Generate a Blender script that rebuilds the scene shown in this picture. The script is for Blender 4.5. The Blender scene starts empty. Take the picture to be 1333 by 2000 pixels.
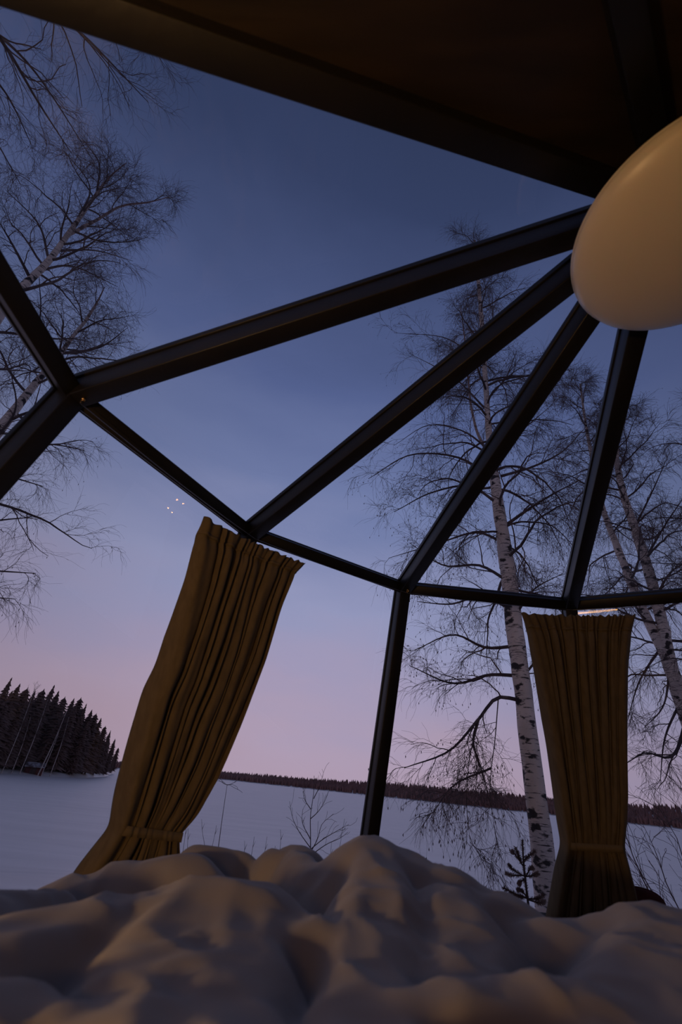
import bpy, math, random
import numpy as np
from mathutils import Vector, Matrix
random.seed(7); rng = np.random.default_rng(7)
C = bpy.context.scene.collection
S = bpy.context.scene

# ------------------------------------------------------------------ camera
F_PX, PITCH, ROLL = 855.6, 0.564, 0.1073          # focal length in pixels of a 1333 px wide frame
FW = np.array([0, math.cos(PITCH), math.sin(PITCH)])
_u0 = np.array([0, -math.sin(PITCH), math.cos(PITCH)]); _r0 = np.array([1.0, 0, 0])
RT = _r0*math.cos(ROLL) + _u0*math.sin(ROLL)
UP = -_r0*math.sin(ROLL) + _u0*math.cos(ROLL)
cd = bpy.data.cameras.new('camera'); cam = bpy.data.objects.new('camera', cd); C.objects.link(cam)
cd.sensor_fit = 'HORIZONTAL'; cd.sensor_width = 24.0; cd.lens = F_PX/1333*24.0
cd.clip_start = 0.02; cd.clip_end = 6000
cd.dof.use_dof = True; cd.dof.focus_distance = 6.0; cd.dof.aperture_fstop = 2.8
cam.matrix_world = Matrix((tuple(RT)+(0,), tuple(UP)+(0,), tuple(-FW)+(0,), (0, 0, 0, 1))).transposed()
S.camera = cam

# ------------------------------------------------------------------ view and sky
S.view_settings.view_transform = 'Standard'; S.view_settings.look = 'None'
S.view_settings.exposure = 0.0; S.view_settings.gamma = 1.0; S.view_settings.use_curve_mapping = False
try:
    S.cycles.use_denoising = True; S.cycles.sample_clamp_indirect = 4.0
    S.cycles.transparent_max_bounces = 24; S.cycles.max_bounces = 8
    S.cycles.caustics_reflective = False; S.cycles.caustics_refractive = False
except Exception: pass

def lin(r, g, b):
    f = lambda c: c/255/12.92 if c/255 <= 0.04045 else ((c/255+0.055)/1.055)**2.4
    return (f(r), f(g), f(b), 1.0)

W = bpy.data.worlds.new('dusk_sky'); S.world = W; W.use_nodes = True
wn, wl = W.node_tree.nodes, W.node_tree.links
for n in list(wn): wn.remove(n)
def wnode(t, **k):
    n = wn.new(t)
    for a, v in k.items(): setattr(n, a, v)
    return n
wo = wnode('ShaderNodeOutputWorld'); wb = wnode('ShaderNodeBackground'); tc = wnode('ShaderNodeTexCoord')
sx = wnode('ShaderNodeSeparateXYZ'); wl.new(tc.outputs['Generated'], sx.inputs[0])
asin = wnode('ShaderNodeMath', operation='ARCSINE'); wl.new(sx.outputs['Z'], asin.inputs[0])
el = wnode('ShaderNodeMath', operation='DIVIDE'); wl.new(asin.outputs[0], el.inputs[0]); el.inputs[1].default_value = math.pi/2
# soft clouds: a little noise shifts the gradient
nz = wnode('ShaderNodeTexNoise'); nz.inputs['Scale'].default_value = 2.2; nz.inputs['Detail'].default_value = 4
mpw = wnode('ShaderNodeMapping'); mpw.inputs['Scale'].default_value = (1.0, 1.0, 3.2); mpw.inputs['Rotation'].default_value = (0, 0.25, 0)
wl.new(tc.outputs['Generated'], mpw.inputs[0]); wl.new(mpw.outputs[0], nz.inputs['Vector'])
mr = wnode('ShaderNodeMapRange'); mr.inputs[1].default_value = .35; mr.inputs[2].default_value = .7; mr.inputs[3].default_value = .025; mr.inputs[4].default_value = -.045
wl.new(nz.outputs[0], mr.inputs[0])
xs = wnode('ShaderNodeMath', operation='MULTIPLY_ADD'); wl.new(sx.outputs['X'], xs.inputs[0]); xs.inputs[1].default_value = .06; wl.new(mr.outputs[0], xs.inputs[2])
ad = wnode('ShaderNodeMath', operation='ADD'); wl.new(el.outputs[0], ad.inputs[0]); wl.new(xs.outputs[0], ad.inputs[1])
rp = wnode('ShaderNodeValToRGB'); wl.new(ad.outputs[0], rp.inputs[0])
cr = rp.color_ramp
stops = [(0.0, (184, 160, 180)), (0.05, (183, 163, 187)), (0.11, (172, 161, 192)), (0.2, (157, 160, 198)), (0.36, (122, 134, 180)),
         (0.52, (96, 110, 160)), (0.75, (66, 79, 120)), (1.0, (58, 70, 104))]
cr.elements[0].position = stops[0][0]; cr.elements[0].color = lin(*stops[0][1])
cr.elements[1].position = stops[-1][0]; cr.elements[1].color = lin(*stops[-1][1])
for p_, c_ in stops[1:-1]:
    e = cr.elements.new(p_); e.color = lin(*c_)
# the afterglow lies beyond the far shore (+y): the sky dims away from it
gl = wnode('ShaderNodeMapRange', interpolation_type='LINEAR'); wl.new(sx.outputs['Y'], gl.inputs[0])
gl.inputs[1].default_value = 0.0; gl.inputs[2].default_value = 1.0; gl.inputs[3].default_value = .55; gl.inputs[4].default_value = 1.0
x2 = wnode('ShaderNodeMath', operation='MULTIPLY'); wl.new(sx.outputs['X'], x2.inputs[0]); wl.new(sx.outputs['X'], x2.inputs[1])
lat = wnode('ShaderNodeMath', operation='MULTIPLY_ADD'); wl.new(x2.outputs[0], lat.inputs[0]); lat.inputs[1].default_value = -.55; lat.inputs[2].default_value = 1.0  # lens vignetting put into the sky brightness: darker towards both sides
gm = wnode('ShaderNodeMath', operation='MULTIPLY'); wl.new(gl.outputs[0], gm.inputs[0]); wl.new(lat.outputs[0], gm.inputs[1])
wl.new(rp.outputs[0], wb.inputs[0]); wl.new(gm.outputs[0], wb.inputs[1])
wl.new(wb.outputs[0], wo.inputs[0])

# ------------------------------------------------------------------ materials
def mat(name, col, rough=.6, **kw):
    m = bpy.data.materials.new(name); m.use_nodes = True
    b = m.node_tree.nodes['Principled BSDF']
    b.inputs['Base Color'].default_value = (*col[:3], 1); b.inputs['Roughness'].default_value = rough
    for k, v in kw.items(): b.inputs[k.replace('_', ' ')].default_value = v
    return m
def noisy(m, c1, c2, scale=8, stretch=(1, 1, 1), detail=4, lo=.35, hi=.65, bump=0, bscale=None, coord='Object', dist=.01):
    nt = m.node_tree; b = nt.nodes['Principled BSDF']
    t = nt.nodes.new('ShaderNodeTexCoord'); mp = nt.nodes.new('ShaderNodeMapping'); mp.inputs['Scale'].default_value = stretch
    nt.links.new(t.outputs[coord], mp.inputs[0])
    n = nt.nodes.new('ShaderNodeTexNoise'); n.inputs['Scale'].default_value = scale; n.inputs['Detail'].default_value = detail
    nt.links.new(mp.outputs[0], n.inputs['Vector'])
    r = nt.nodes.new('ShaderNodeValToRGB'); nt.links.new(n.outputs[0], r.inputs[0])
    r.color_ramp.elements[0].position = lo; r.color_ramp.elements[0].color = (*c1[:3], 1)
    r.color_ramp.elements[1].position = hi; r.color_ramp.elements[1].color = (*c2[:3], 1)
    nt.links.new(r.outputs[0], b.inputs['Base Color'])
    if bump:
        n2 = nt.nodes.new('ShaderNodeTexNoise'); n2.inputs['Scale'].default_value = bscale or scale*3; n2.inputs['Detail'].default_value = 5
        nt.links.new(mp.outputs[0], n2.inputs['Vector'])
        bp = nt.nodes.new('ShaderNodeBump'); bp.inputs['Strength'].default_value = bump; bp.inputs['Distance'].default_value = dist
        nt.links.new(n2.outputs[0], bp.inputs['Height']); nt.links.new(bp.outputs[0], b.inputs['Normal'])
    return m

M = {}
M['frame'] = noisy(mat('dark_frame_paint', (.02, .018, .018), .46, Specular_IOR_Level=.4), (.009, .008, .0075), (.013, .011, .010), 6, (1, 1, 1), bump=.08, bscale=60)
M['panel'] = noisy(mat('dark_brown_ceiling_panel', (.03, .018, .012), .5), (.018, .012, .008), (.03, .019, .012), 3, (1, 8, 1), bump=.1)
M['wallp'] = noisy(mat('dark_wall_board', (.05, .032, .02), .6), (.045, .03, .02), (.07, .045, .03), 3, (8, 8, 1), bump=.1)
M['floor'] = noisy(mat('dark_floor_board', (.06, .04, .028), .5), (.05, .034, .024), (.085, .058, .04), 3, (1, 9, 1), bump=.1)
M['snow'] = noisy(mat('blue_dusk_snow', (.8, .82, .86), .4, Specular_IOR_Level=.9), (.80, .72, .65), (.92, .83, .75), .5, (.3, 2.4, 1), 8, .3, .65, bump=.25, bscale=2.5, dist=.05)
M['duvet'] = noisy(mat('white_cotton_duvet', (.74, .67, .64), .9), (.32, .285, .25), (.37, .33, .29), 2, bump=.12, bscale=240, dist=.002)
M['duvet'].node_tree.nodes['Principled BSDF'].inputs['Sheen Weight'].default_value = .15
M['mattress'] = mat('mattress_ticking', (.6, .57, .52), .9)
M['wood'] = noisy(mat('bed_wood', (.1, .06, .035), .5), (.08, .05, .03), (.13, .08, .045), 4, (1, 10, 1), bump=.1)
M['brass'] = mat('brass', (.75, .5, .22), .25, Metallic=1.0)
M['steel'] = mat('steel_wire', (.4, .4, .42), .3, Metallic=1.0)
M['opal'] = mat('opal_glass_shade', (.74, .66, .54), .35)
M['opal'].node_tree.nodes['Principled BSDF'].inputs['Subsurface Weight'].default_value = .15
M['lamp_base'] = mat('dark_lamp_base', (.02, .02, .02), .4, Metallic=.6)
M['cushion'] = noisy(mat('dark_red_wool', (.09, .02, .018), .95), (.08, .018, .016), (.11, .026, .022), 30, bump=.3, bscale=200, dist=.002)
M['trunk_dark'] = noisy(mat('conifer_bark', (.1, .06, .05), .9), (.07, .045, .04), (.13, .08, .065), 6, (1, 1, .3), bump=.4)
M['needle'] = noisy(mat('dark_spruce_needles', (.035, .045, .035), .8), (.17, .09, .07), (.24, .14, .10), .6, detail=3)
M['farwood'] = noisy(mat('far_forest_brown', (.13, .085, .085), .9), (.22, .11, .09), (.36, .18, .14), .05, (1, 1, .4), 4)
M['twig'] = mat('birch_twig', (.12, .07, .062), .7)
M['limb'] = noisy(mat('birch_limb_bark', (.1, .07, .07), .75), (.07, .048, .05), (.19, .14, .13), 12, (1, 1, .3), lo=.45, hi=.75)
M['stalk'] = mat('dry_stalk', (.1, .065, .05), .8)
M['red_board'] = noisy(mat('faded_red_board', (.22, .06, .045), .8), (.12, .035, .03), (.18, .06, .05), 2)
M['shed_snow'] = noisy(mat('roof_snow', (.8, .82, .86), .8), (.12, .08, .08), (.5, .46, .45), 1.2, lo=.42, hi=.55)
M['skirt'] = mat('outer_skirt_board', (.04, .035, .03), .7)

# birch bark: pale paper with dark cross bands and chevron scars, going red brown where the stem is thin
def birch_bark(name, pale, thin_col):
    m = bpy.data.materials.new(name); m.use_nodes = True; nt = m.node_tree; N, L = nt.nodes, nt.links
    b = N['Principled BSDF']; b.inputs['Roughness'].default_value = .75
    t = N.new('ShaderNodeTexCoord')
    def nse(scale, stretch, detail=4):
        mp = N.new('ShaderNodeMapping'); mp.inputs['Scale'].default_value = stretch; L.new(t.outputs['Object'], mp.inputs[0])
        n = N.new('ShaderNodeTexNoise'); n.inputs['Scale'].default_value = scale; n.inputs['Detail'].default_value = detail
        L.new(mp.outputs[0], n.inputs['Vector']); return n.outputs[0]
    def ramp(src, lo, hi, a, c):
        r = N.new('ShaderNodeValToRGB'); L.new(src, r.inputs[0]); r.color_ramp.elements[0].position = lo; r.color_ramp.elements[1].position = hi
        r.color_ramp.elements[0].color = (*a[:3], 1); r.color_ramp.elements[1].color = (*c[:3], 1); return r.outputs[0]
    def mix(f, a, c):
        x = N.new('ShaderNodeMix'); x.data_type = 'RGBA'; L.new(f, x.inputs[0]); 
        for s, v in ((6, a), (7, c)):
            if isinstance(v, tuple): x.inputs[s].default_value = (*v[:3], 1)
            else: L.new(v, x.inputs[s])
        return x.outputs[2]
    base = ramp(nse(5, (1, 1, 1)), .3, .7, tuple(c*.78 for c in pale[:3]), pale)
    lent = ramp(nse(9, (1, 1, 9), 3), .585, .64, (0, 0, 0), (1, 1, 1))
    big = ramp(nse(6.0, (1, 1, 1.7), 5), .575, .62, (0, 0, 0), (1, 1, 1))
    c1 = mix(lent, base, (.07, .055, .055)); c2 = mix(big, c1, (.035, .028, .03))
    at = N.new('ShaderNodeAttribute'); at.attribute_name = 'thin'
    c3 = mix(at.outputs['Fac'], c2, thin_col)
    L.new(c3, b.inputs['Base Color'])
    bp = N.new('ShaderNodeBump'); bp.inputs['Strength'].default_value = .5; bp.inputs['Distance'].default_value = .01
    L.new(nse(14, (1, 1, 3), 6), bp.inputs['Height']); L.new(bp.outputs[0], b.inputs['Normal'])
    return m
M['birch'] = birch_bark('white_birch_bark', (.88, .73, .63), (.26, .15, .12))

# curtain cloth, translucent
def cloth_mat(name, c1, c2, thru=.25):
    m = mat(name, c1, .95); noisy(m, c1, c2, 40, (1, 1, .3), bump=.25, bscale=350, dist=.001)
    nt = m.node_tree; b = nt.nodes['Principled BSDF']; out = nt.nodes['Material Output']
    tr = nt.nodes.new('ShaderNodeBsdfTranslucent'); tr.inputs[0].default_value = (*c2[:3], 1)
    mx = nt.nodes.new('ShaderNodeMixShader'); mx.inputs[0].default_value = thru
    nt.links.new(b.outputs[0], mx.inputs[1]); nt.links.new(tr.outputs[0], mx.inputs[2]); nt.links.new(mx.outputs[0], out.inputs[0])
    return m
M['curtain'] = cloth_mat('olive_brown_curtain', (.165, .12, .06), (.21, .152, .077), .14)
M['tieband'] = mat('olive_tieback', (.19, .135, .06), .9)

# clear window glass: transparent with a Schlick reflection
def glass_mat():
    m = bpy.data.materials.new('window_glass'); m.use_nodes = True; N, L = m.node_tree.nodes, m.node_tree.links
    N.remove(N['Principled BSDF']); out = N['Material Output']
    lw = N.new('ShaderNodeLayerWeight'); lw.inputs[0].default_value = .5
    pw = N.new('ShaderNodeMath'); pw.operation = 'POWER'; L.new(lw.outputs['Facing'], pw.inputs[0]); pw.inputs[1].default_value = 5
    ma = N.new('ShaderNodeMath'); ma.operation = 'MULTIPLY_ADD'; L.new(pw.outputs[0], ma.inputs[0]); ma.inputs[1].default_value = .96; ma.inputs[2].default_value = .04
    t = N.new('ShaderNodeBsdfTransparent'); t.inputs[0].default_value = (.975, .985, .985, 1)
    g = N.new('ShaderNodeBsdfGlossy'); g.inputs['Roughness'].default_value = 0.0
    mx = N.new('ShaderNodeMixShader'); L.new(ma.outputs[0], mx.inputs[0]); L.new(t.outputs[0], mx.inputs[1]); L.new(g.outputs[0], mx.inputs[2])
    L.new(mx.outputs[0], out.inputs[0]); return m
M['glass'] = glass_mat()
def emit_mat(name, col, strength):
    m = bpy.data.materials.new(name); m.use_nodes = True; N, L = m.node_tree.nodes, m.node_tree.links
    N.remove(N['Principled BSDF']); e = N.new('ShaderNodeEmission'); e.inputs[0].default_value = (*col, 1); e.inputs[1].default_value = strength
    L.new(e.outputs[0], N['Material Output'].inputs[0]); return m
M['led'] = emit_mat('warm_light_panel', (1, .48, .13), 12)
M['bulb'] = emit_mat('warm_bulb', (1, .36, .09), 60)
M['sconce'] = emit_mat('warm_sconce_globe', (1, .57, .23), 245)

# ------------------------------------------------------------------ mesh helpers
def npv(*a): return np.array(a, float)
def nrm(v): return v/np.maximum(np.linalg.norm(v, axis=-1, keepdims=True), 1e-9)
def ray(px, py):
    d = RT*(px-666.5) - UP*(py-1000) + FW*F_PX
    return d/np.linalg.norm(d)
def at_h(px, py, D):            # point seen at that pixel of the photograph, D metres away over the ground
    d = ray(px, py); return d*(D/math.hypot(d[0], d[1]))
def at_d(px, py, D): return ray(px, py)*D
def link_mesh(name, V, Fc, m, parent=None, smooth=False, loc=None):
    me = bpy.data.meshes.new(name)
    V = np.asarray(V, dtype=np.float32)
    if loc is not None: V = V - np.asarray(loc, dtype=np.float32)
    if isinstance(Fc, np.ndarray):
        nf, k = Fc.shape
        me.vertices.add(len(V)); me.vertices.foreach_set('co', V.ravel())
        me.loops.add(nf*k); me.loops.foreach_set('vertex_index', Fc.astype(np.int32).ravel())
        me.polygons.add(nf); me.polygons.foreach_set('loop_start', np.arange(0, nf*k, k, dtype=np.int32))
        me.update(calc_edges=True)
    else:
        me.from_pydata([tuple(map(float, v)) for v in V], [], [tuple(int(i) for i in f) for f in Fc]); me.update()
    if smooth: me.polygons.foreach_set('use_smooth', np.ones(len(me.polygons), bool))
    me.materials.append(m)
    o = bpy.data.objects.new(name, me); C.objects.link(o)
    if loc is not None: o.location = tuple(map(float, loc))
    if parent is not None:
        o.parent = parent
        if loc is None: o.matrix_parent_inverse = Matrix.Translation(-Vector(parent.location))
        else: o.location = Vector(o.location) - Vector(parent.location)
    return o
def tag(o, label=None, cat=None, group=None, kind=None):
    if label: o['label'] = label
    if cat: o['category'] = cat
    if group: o['group'] = group
    if kind: o['kind'] = kind
    return o
def empty(name, loc):
    o = bpy.data.objects.new(name, None); C.objects.link(o); o.location = tuple(map(float, loc)); o.empty_display_size = .1; return o
def tubes(P, R, k):             # P (m,n,3), R (m,n): closed-ended tubes
    P = np.asarray(P, float); R = np.asarray(R, float); m, n, _ = P.shape
    T = nrm(np.gradient(P, axis=1))
    ref = np.where(np.abs(T.mean(1, keepdims=True)[..., 2:3]) > .8, npv(1, 0, 0), npv(0, 0, 1))
    U = nrm(np.cross(T, np.broadcast_to(ref, T.shape))); Vv = np.cross(T, U)
    a = np.arange(k)*2*np.pi/k
    ring = P[:, :, None] + R[:, :, None, None]*(np.cos(a)[None, None, :, None]*U[:, :, None] + np.sin(a)[None, None, :, None]*Vv[:, :, None])
    V = ring.reshape(-1, 3)
    i, j, s = np.meshgrid(np.arange(m), np.arange(n-1), np.arange(k), indexing='ij')
    b = (i*n+j)*k; s2 = (s+1) % k
    Fq = np.stack([b+s, b+s2, b+k+s2, b+k+s], -1).reshape(-1, 4)
    return V, Fq
def merge(parts):
    Vs, Fs, o = [], [], 0
    for V, Fq in parts: Vs.append(V); Fs.append(Fq+o); o += len(V)
    return np.concatenate(Vs), np.concatenate(Fs)
def box_pts(o, ax, ay, az):     # corner, three edge vectors
    V = [o+ax*i+ay*j+az*k for k in (0, 1) for j in (0, 1) for i in (0, 1)]
    Fc = [(0, 2, 3, 1), (4, 5, 7, 6), (0, 1, 5, 4), (2, 6, 7, 3), (0, 4, 6, 2), (1, 3, 7, 5)]
    return np.array(V), np.array(Fc)
def bevel(o, w, seg=2):
    b = o.modifiers.new('bevel', 'BEVEL'); b.width = w; b.segments = seg; b.limit_method = 'ANGLE'; return o
def lathe(prof, n=48, centre=(0, 0, 0)):
    V, Fc = [], []
    for r, z in prof:
        for i in range(n):
            a = 2*math.pi*i/n; V.append((centre[0]+r*math.cos(a), centre[1]+r*math.sin(a), centre[2]+z))
    for j in range(len(prof)-1):
        for i in range(n): Fc.append((j*n+i, j*n+(i+1) % n, (j+1)*n+(i+1) % n, (j+1)*n+i))
    return np.array(V), np.array(Fc)

# value noise on arrays
_perm = rng.integers(0, 1 << 30, 4096)
def vnoise(x, y, seed=0):
    xi, yi = np.floor(x).astype(int), np.floor(y).astype(int); fx, fy = x-xi, y-yi
    fx, fy = fx*fx*(3-2*fx), fy*fy*(3-2*fy)
    h = lambda a, b: (_perm[(a*57+b*131+seed*17) & 4095] & 0xffff)/65535.0
    return (h(xi, yi)*(1-fx)+h(xi+1, yi)*fx)*(1-fy)+(h(xi, yi+1)*(1-fx)+h(xi+1, yi+1)*fx)*fy
def fbm(x, y, o=4, seed=0):
    r = 0; a = .5
    for i in range(o): r = r+a*vnoise(x*2**i, y*2**i, seed+i); a *= .5
    return r

# ------------------------------------------------------------------ igloo geometry
CX, CY, RING, APEX, PH = .9252, .6006, 1.1006, 1.6964, 2.8664
R0, LEAN, FLOOR, SILL = 2.0, .30, -.85, -.45
CEN = npv(CX, CY, 0)
def radius(z): return R0 + LEAN*(RING-z)
def node(k, z=RING, R=None):
    a = PH - 2*math.pi*k/12; R = radius(z) if R is None else R
    return npv(CX+R*math.cos(a), CY+R*math.sin(a), z)
apex = npv(CX, CY, APEX)
def struct(o): o['kind'] = 'structure'; return o
trim_n = [0]
def beam(p0, p1, inward, w, d, out=.045, bead=True):
    """p0-p1 run; a bar w wide and d deep with a stepped glazing bead on its outer side, inward = direction into the room"""
    trim_n[0] += 1
    t = nrm(p1-p0); inn = nrm(inward - t*(inward@t)); s = np.cross(t, inn)
    L = p1-p0
    V, Fc = box_pts(p0 - inn*out + inn*.028 - s*w/2, L, s*w, inn*(d-.028))
    o = struct(bevel(link_mesh(f'trim_{trim_n[0]}', V, Fc, M['frame'], loc=(p0+p1)/2), .004))
    V, Fc = box_pts(p0 - inn*out - s*(w/2+.005), L, s*(w+.010), inn*.024)
    bevel(link_mesh('glazing_bead', V, Fc, M['frame'], parent=o), .003)
    return o
def hub_dir(k): return nrm(CEN*0+npv(CX, CY, 0)-node(k)*npv(1, 1, 0))

# snow ground and frozen lake
def ground_z(x, y):
    r = np.hypot(x-CX, y-CY)
    t = np.clip((r-5)/14, 0, 1); t = t*t*(3-2*t)
    z = -1.12 - 1.5*t
    near = np.exp(-((r-7)/6)**2)
    return z + near*(fbm(x*.5+9, y*.5+3, 3)-.45)*.3 + np.clip((r-20)/200, 0, 1)*0
rad = np.concatenate([[0], np.geomspace(1.2, 60, 60), np.geomspace(66, 4200, 24)]); na = 144
ang = np.arange(na)*2*math.pi/na
X = CX+rad[:, None]*np.cos(ang); Y = CY+rad[:, None]*np.sin(ang)
Z = ground_z(X, Y)
V = np.stack([X, Y, Z], -1).reshape(-1, 3)
i, j = np.meshgrid(np.arange(len(rad)-1), np.arange(na), indexing='ij'); j2 = (j+1) % na
Fq = np.stack([i*na+j, (i+1)*na+j, (i+1)*na+j2, i*na+j2], -1).reshape(-1, 4)
struct(link_mesh('snow_covered_ground', V, Fq, M['snow'], smooth=True))

# floor: twelve sided slab with boards
RB = radius(FLOOR)
def poly_ring(z, R): return np.array([node(k, z, R) for k in range(12)])
def slab(name, z0, z1, R, m):
    a, b = poly_ring(z0, R), poly_ring(z1, R)
    Fc = [tuple(range(12)), tuple(range(23, 11, -1))] + [(k, (k+1) % 12, 12+(k+1) % 12, 12+k) for k in range(12)]
    return struct(link_mesh(name, np.concatenate([b, a]), Fc, m))
slab('floor', FLOOR-.25, FLOOR, RB+.1, M['floor'])

GLASS = list(range(-1, 5)); OPAQUE = list(range(5, 11))
RAD_D, RAD_W, RB_D, RB_W = .105, .066, .088, .06
# radial roof bars
for k in range(12):
    n = node(k); d = apex-n
    up = npv(0, 0, 1); inw = -(up - nrm(d)*(up@nrm(d)))
    beam(n, n+d*.94, inw, RAD_W, RAD_D)
# ring bars and posts
for k in range(12):
    a, b = node(k), node(k+1); mid = (a+b)/2
    inw = nrm(npv(CX, CY, RING)-mid)*.8 + npv(0, 0, -.55)
    beam(a, b, inw, RB_W, RB_D, out=.04)
    f = node(k, FLOOR); inw = nrm(npv(CX, CY, 0)-a*npv(1, 1, 0))
    beam(f, a, inw, RAD_W, RAD_D, out=.045)
# panes
def prism(name, pts, t, nrm_in, m, loc=None, parent=None):
    pts = np.array(pts); q = pts + nrm_in*t; k = len(pts)
    Fc = [tuple(range(k)), tuple(range(2*k-1, k-1, -1))] + [(i, k+i, k+(i+1) % k, (i+1) % k) for i in range(k)]
    return link_mesh(name, np.concatenate([pts, q]), Fc, m, loc=pts.mean(0), parent=parent)
wi = 0
def plane_in(a, b, c):
    n = nrm(np.cross(b-a, c-a)); 
    return n if n@(npv(CX, CY, .3)-a) > 0 else -n
def inset(pts, e):
    c = np.mean(pts, 0); return [p+nrm(c-p)*e for p in pts]
for k in GLASS:
    a, b = node(k), node(k+1); n = plane_in(a, b, apex)
    wi += 1; struct(prism(f'window_{wi}', [p-n*.03 for p in inset([a, b, apex], .03)], .006, n, M['glass']))
    lo0, lo1 = node(k, SILL), node(k+1, SILL); n = plane_in(a, b, lo1)
    wi += 1; struct(prism(f'window_{wi}', [p-n*.03 for p in inset([a, b, lo1, lo0], .03)], .006, n, M['glass']))
# low skirt below the panes, with a sill
for k in GLASS:
    a, b = node(k, SILL), node(k+1, SILL); f0, f1 = node(k, FLOOR), node(k+1, FLOOR); n = plane_in(a, b, f1)
    struct(prism(f'wall_skirt_{k+2}', [p-n*.03 for p in (a, b, f1, f0)], .06, n, M['skirt']))
    n2 = nrm(npv(CX, CY, SILL)-(a+b)/2)
    trim_n[0] += 1
    struct(prism(f'trim_{trim_n[0]}', [a, b, b+nrm(npv(CX, CY, SILL)-b)*.13, a+nrm(npv(CX, CY, SILL)-a)*.13], .025, npv(0, 0, -1), M['frame']))
# opaque rear half
ceil = empty('ceiling', apex); struct(ceil)
wallb = empty('wall_back', (CX, CY, FLOOR)); struct(wallb)
for k in OPAQUE:
    a, b = node(k), node(k+1); n = plane_in(a, b, apex)
    prism('panel', [p-n*.03 for p in inset([a, b, apex], .03)], .02, n, M['panel'], parent=ceil)
    f0, f1 = node(k, FLOOR), node(k+1, FLOOR); n = plane_in(a, b, f1)
    prism('panel', [p-n*.03 for p in inset([a, b, f1, f0], .02)], .02, n, M['wallp'], parent=wallb)

# ------------------------------------------------------------------ ceiling lamp
LZ = 1.40
lamp = tag(empty('ceiling_lamp', (.91, .575, LZ)), 'large round opal ceiling lamp, unlit, under the peak of the roof', 'lamp')
prof = [(.0001, -.062), (.06, -.0605), (.12, -.055), (.18, -.045), (.23, -.032), (.27, -.016), (.293, -.001), (.304, .012), (.308, .024), (.307, .034), (.302, .043), (.29, .05), (.26, .055)]
o = link_mesh('lamp_shade', *lathe(prof, 72), M['opal'], loc=(0, 0, 0), smooth=True); o.parent = lamp; o.location = (0, 0, 0)
o = link_mesh('rim', *lathe([(.3085, .026), (.3105, .029), (.3105, .033), (.308, .036), (.3, .036)], 72), M['opal'], loc=(0, 0, 0), smooth=True); o.parent = lamp; o.location = (0, 0, 0)
o = link_mesh('lamp_base', *lathe([(.28, .05), (.2, .07), (.16, .1), (.1, .17), (.09, .25), (.0001, .25)], 48), M['lamp_base'], loc=(0, 0, 0), smooth=True); o.parent = lamp; o.location = (0, 0, 0)

# ------------------------------------------------------------------ warm lights the room has
def back_wall_point(px, py, k, s):    # where the reflection in pane k at that pixel comes from
    a, b, e = node(k), node(k+1), node(k, 0.0)
    n = nrm(np.cross(b-a, e-a)); d = ray(px, py); t = (a@n)/(d@n); Pp = d*t; rf = d-2*(d@n)*n
    return Pp + rf*s
# light panel over the headboard
pc = npv(-.37, -1.07, .165); pn = nrm(npv(CX, CY, .165)-pc); ps = np.cross(npv(0, 0, 1), pn); pu = npv(0, 0, 1)
lp = tag(empty('wall_light', pc), 'long warm light panel on the wall over the head of the bed', 'lamp')
V, Fc = box_pts(pc-pn*.05-ps*.33-pu*.075, ps*.66, pu*.15, pn*.03); bevel(link_mesh('housing', V, Fc, M['lamp_base'], parent=lp), .006)
V, Fc = box_pts(pc-pn*.02-ps*.3-pu*.04, ps*.6, pu*.08, pn*.012); bevel(link_mesh('diffuser', V, Fc, M['led'], parent=lp), .003)
# opal wall lamp at the left of the bed head
q0 = npv(-.98, -.47, -.11); qn = nrm(npv(CX, CY, -.11)-q0)
wlm = tag(empty('wall_lamp', q0), 'lit round wall lamp left of the head of the bed', 'lamp')
o = link_mesh('globe', *lathe([(.06*math.sin(math.pi*i/16)+.0001, -.06*math.cos(math.pi*i/16)) for i in range(17)], 28), M['sconce'], loc=(0, 0, 0), smooth=True); o.parent = wlm; o.location = tuple(qn*.03)
V, Fc = tubes(np.array([[q0-qn*.16, q0-qn*.1, q0-qn*.028]]), np.array([[.012, .012, .02]]), 12); link_mesh('arm', V, Fc, M['brass'], parent=wlm, smooth=True)
V, Fc = tubes(np.array([[q0-qn*.175, q0-qn*.17, q0-qn*.155]]), np.array([[.045, .05, .045]]), 24); link_mesh('wall_plate', V, Fc, M['brass'], parent=wlm, smooth=True)
# drop lamp with tiny bare bulbs hung from the roof ring at the right
sp = npv(2.29, 1.655, 1.19)
sl = tag(empty('bulb_cluster_lamp', sp), 'small drop lamp of tiny bare bulbs near the roof ring', 'lamp')
o = link_mesh('bracket', *lathe([(.0001, .012), (.03, .012), (.034, .004), (.03, -.004), (.0001, -.006)], 24), M['lamp_base'], loc=(0, 0, 0), smooth=True); o.parent = sl; o.location = (0, 0, 0)
for (px, py) in ((352, 977), (364, 984), (334, 993), (342, 1002)):
    bp_ = back_wall_point(px, py, 0, 2.98) - sp
    V, Fc = tubes(np.array([[sp, sp+bp_*npv(1, 1, .5), sp+bp_+npv(0, 0, .012)]]), np.full((1, 3), .0012), 5); link_mesh('cord', V, Fc, M['lamp_base'], parent=sl)
    o = link_mesh('bulb', *lathe([(.0001, -.006), (.003, -.005), (.0052, 0), (.003, .005), (.002, .01), (.0001, .013)], 12), M['bulb'], loc=(0, 0, 0), smooth=True); o.parent = sl; o.location = tuple(bp_)

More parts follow.
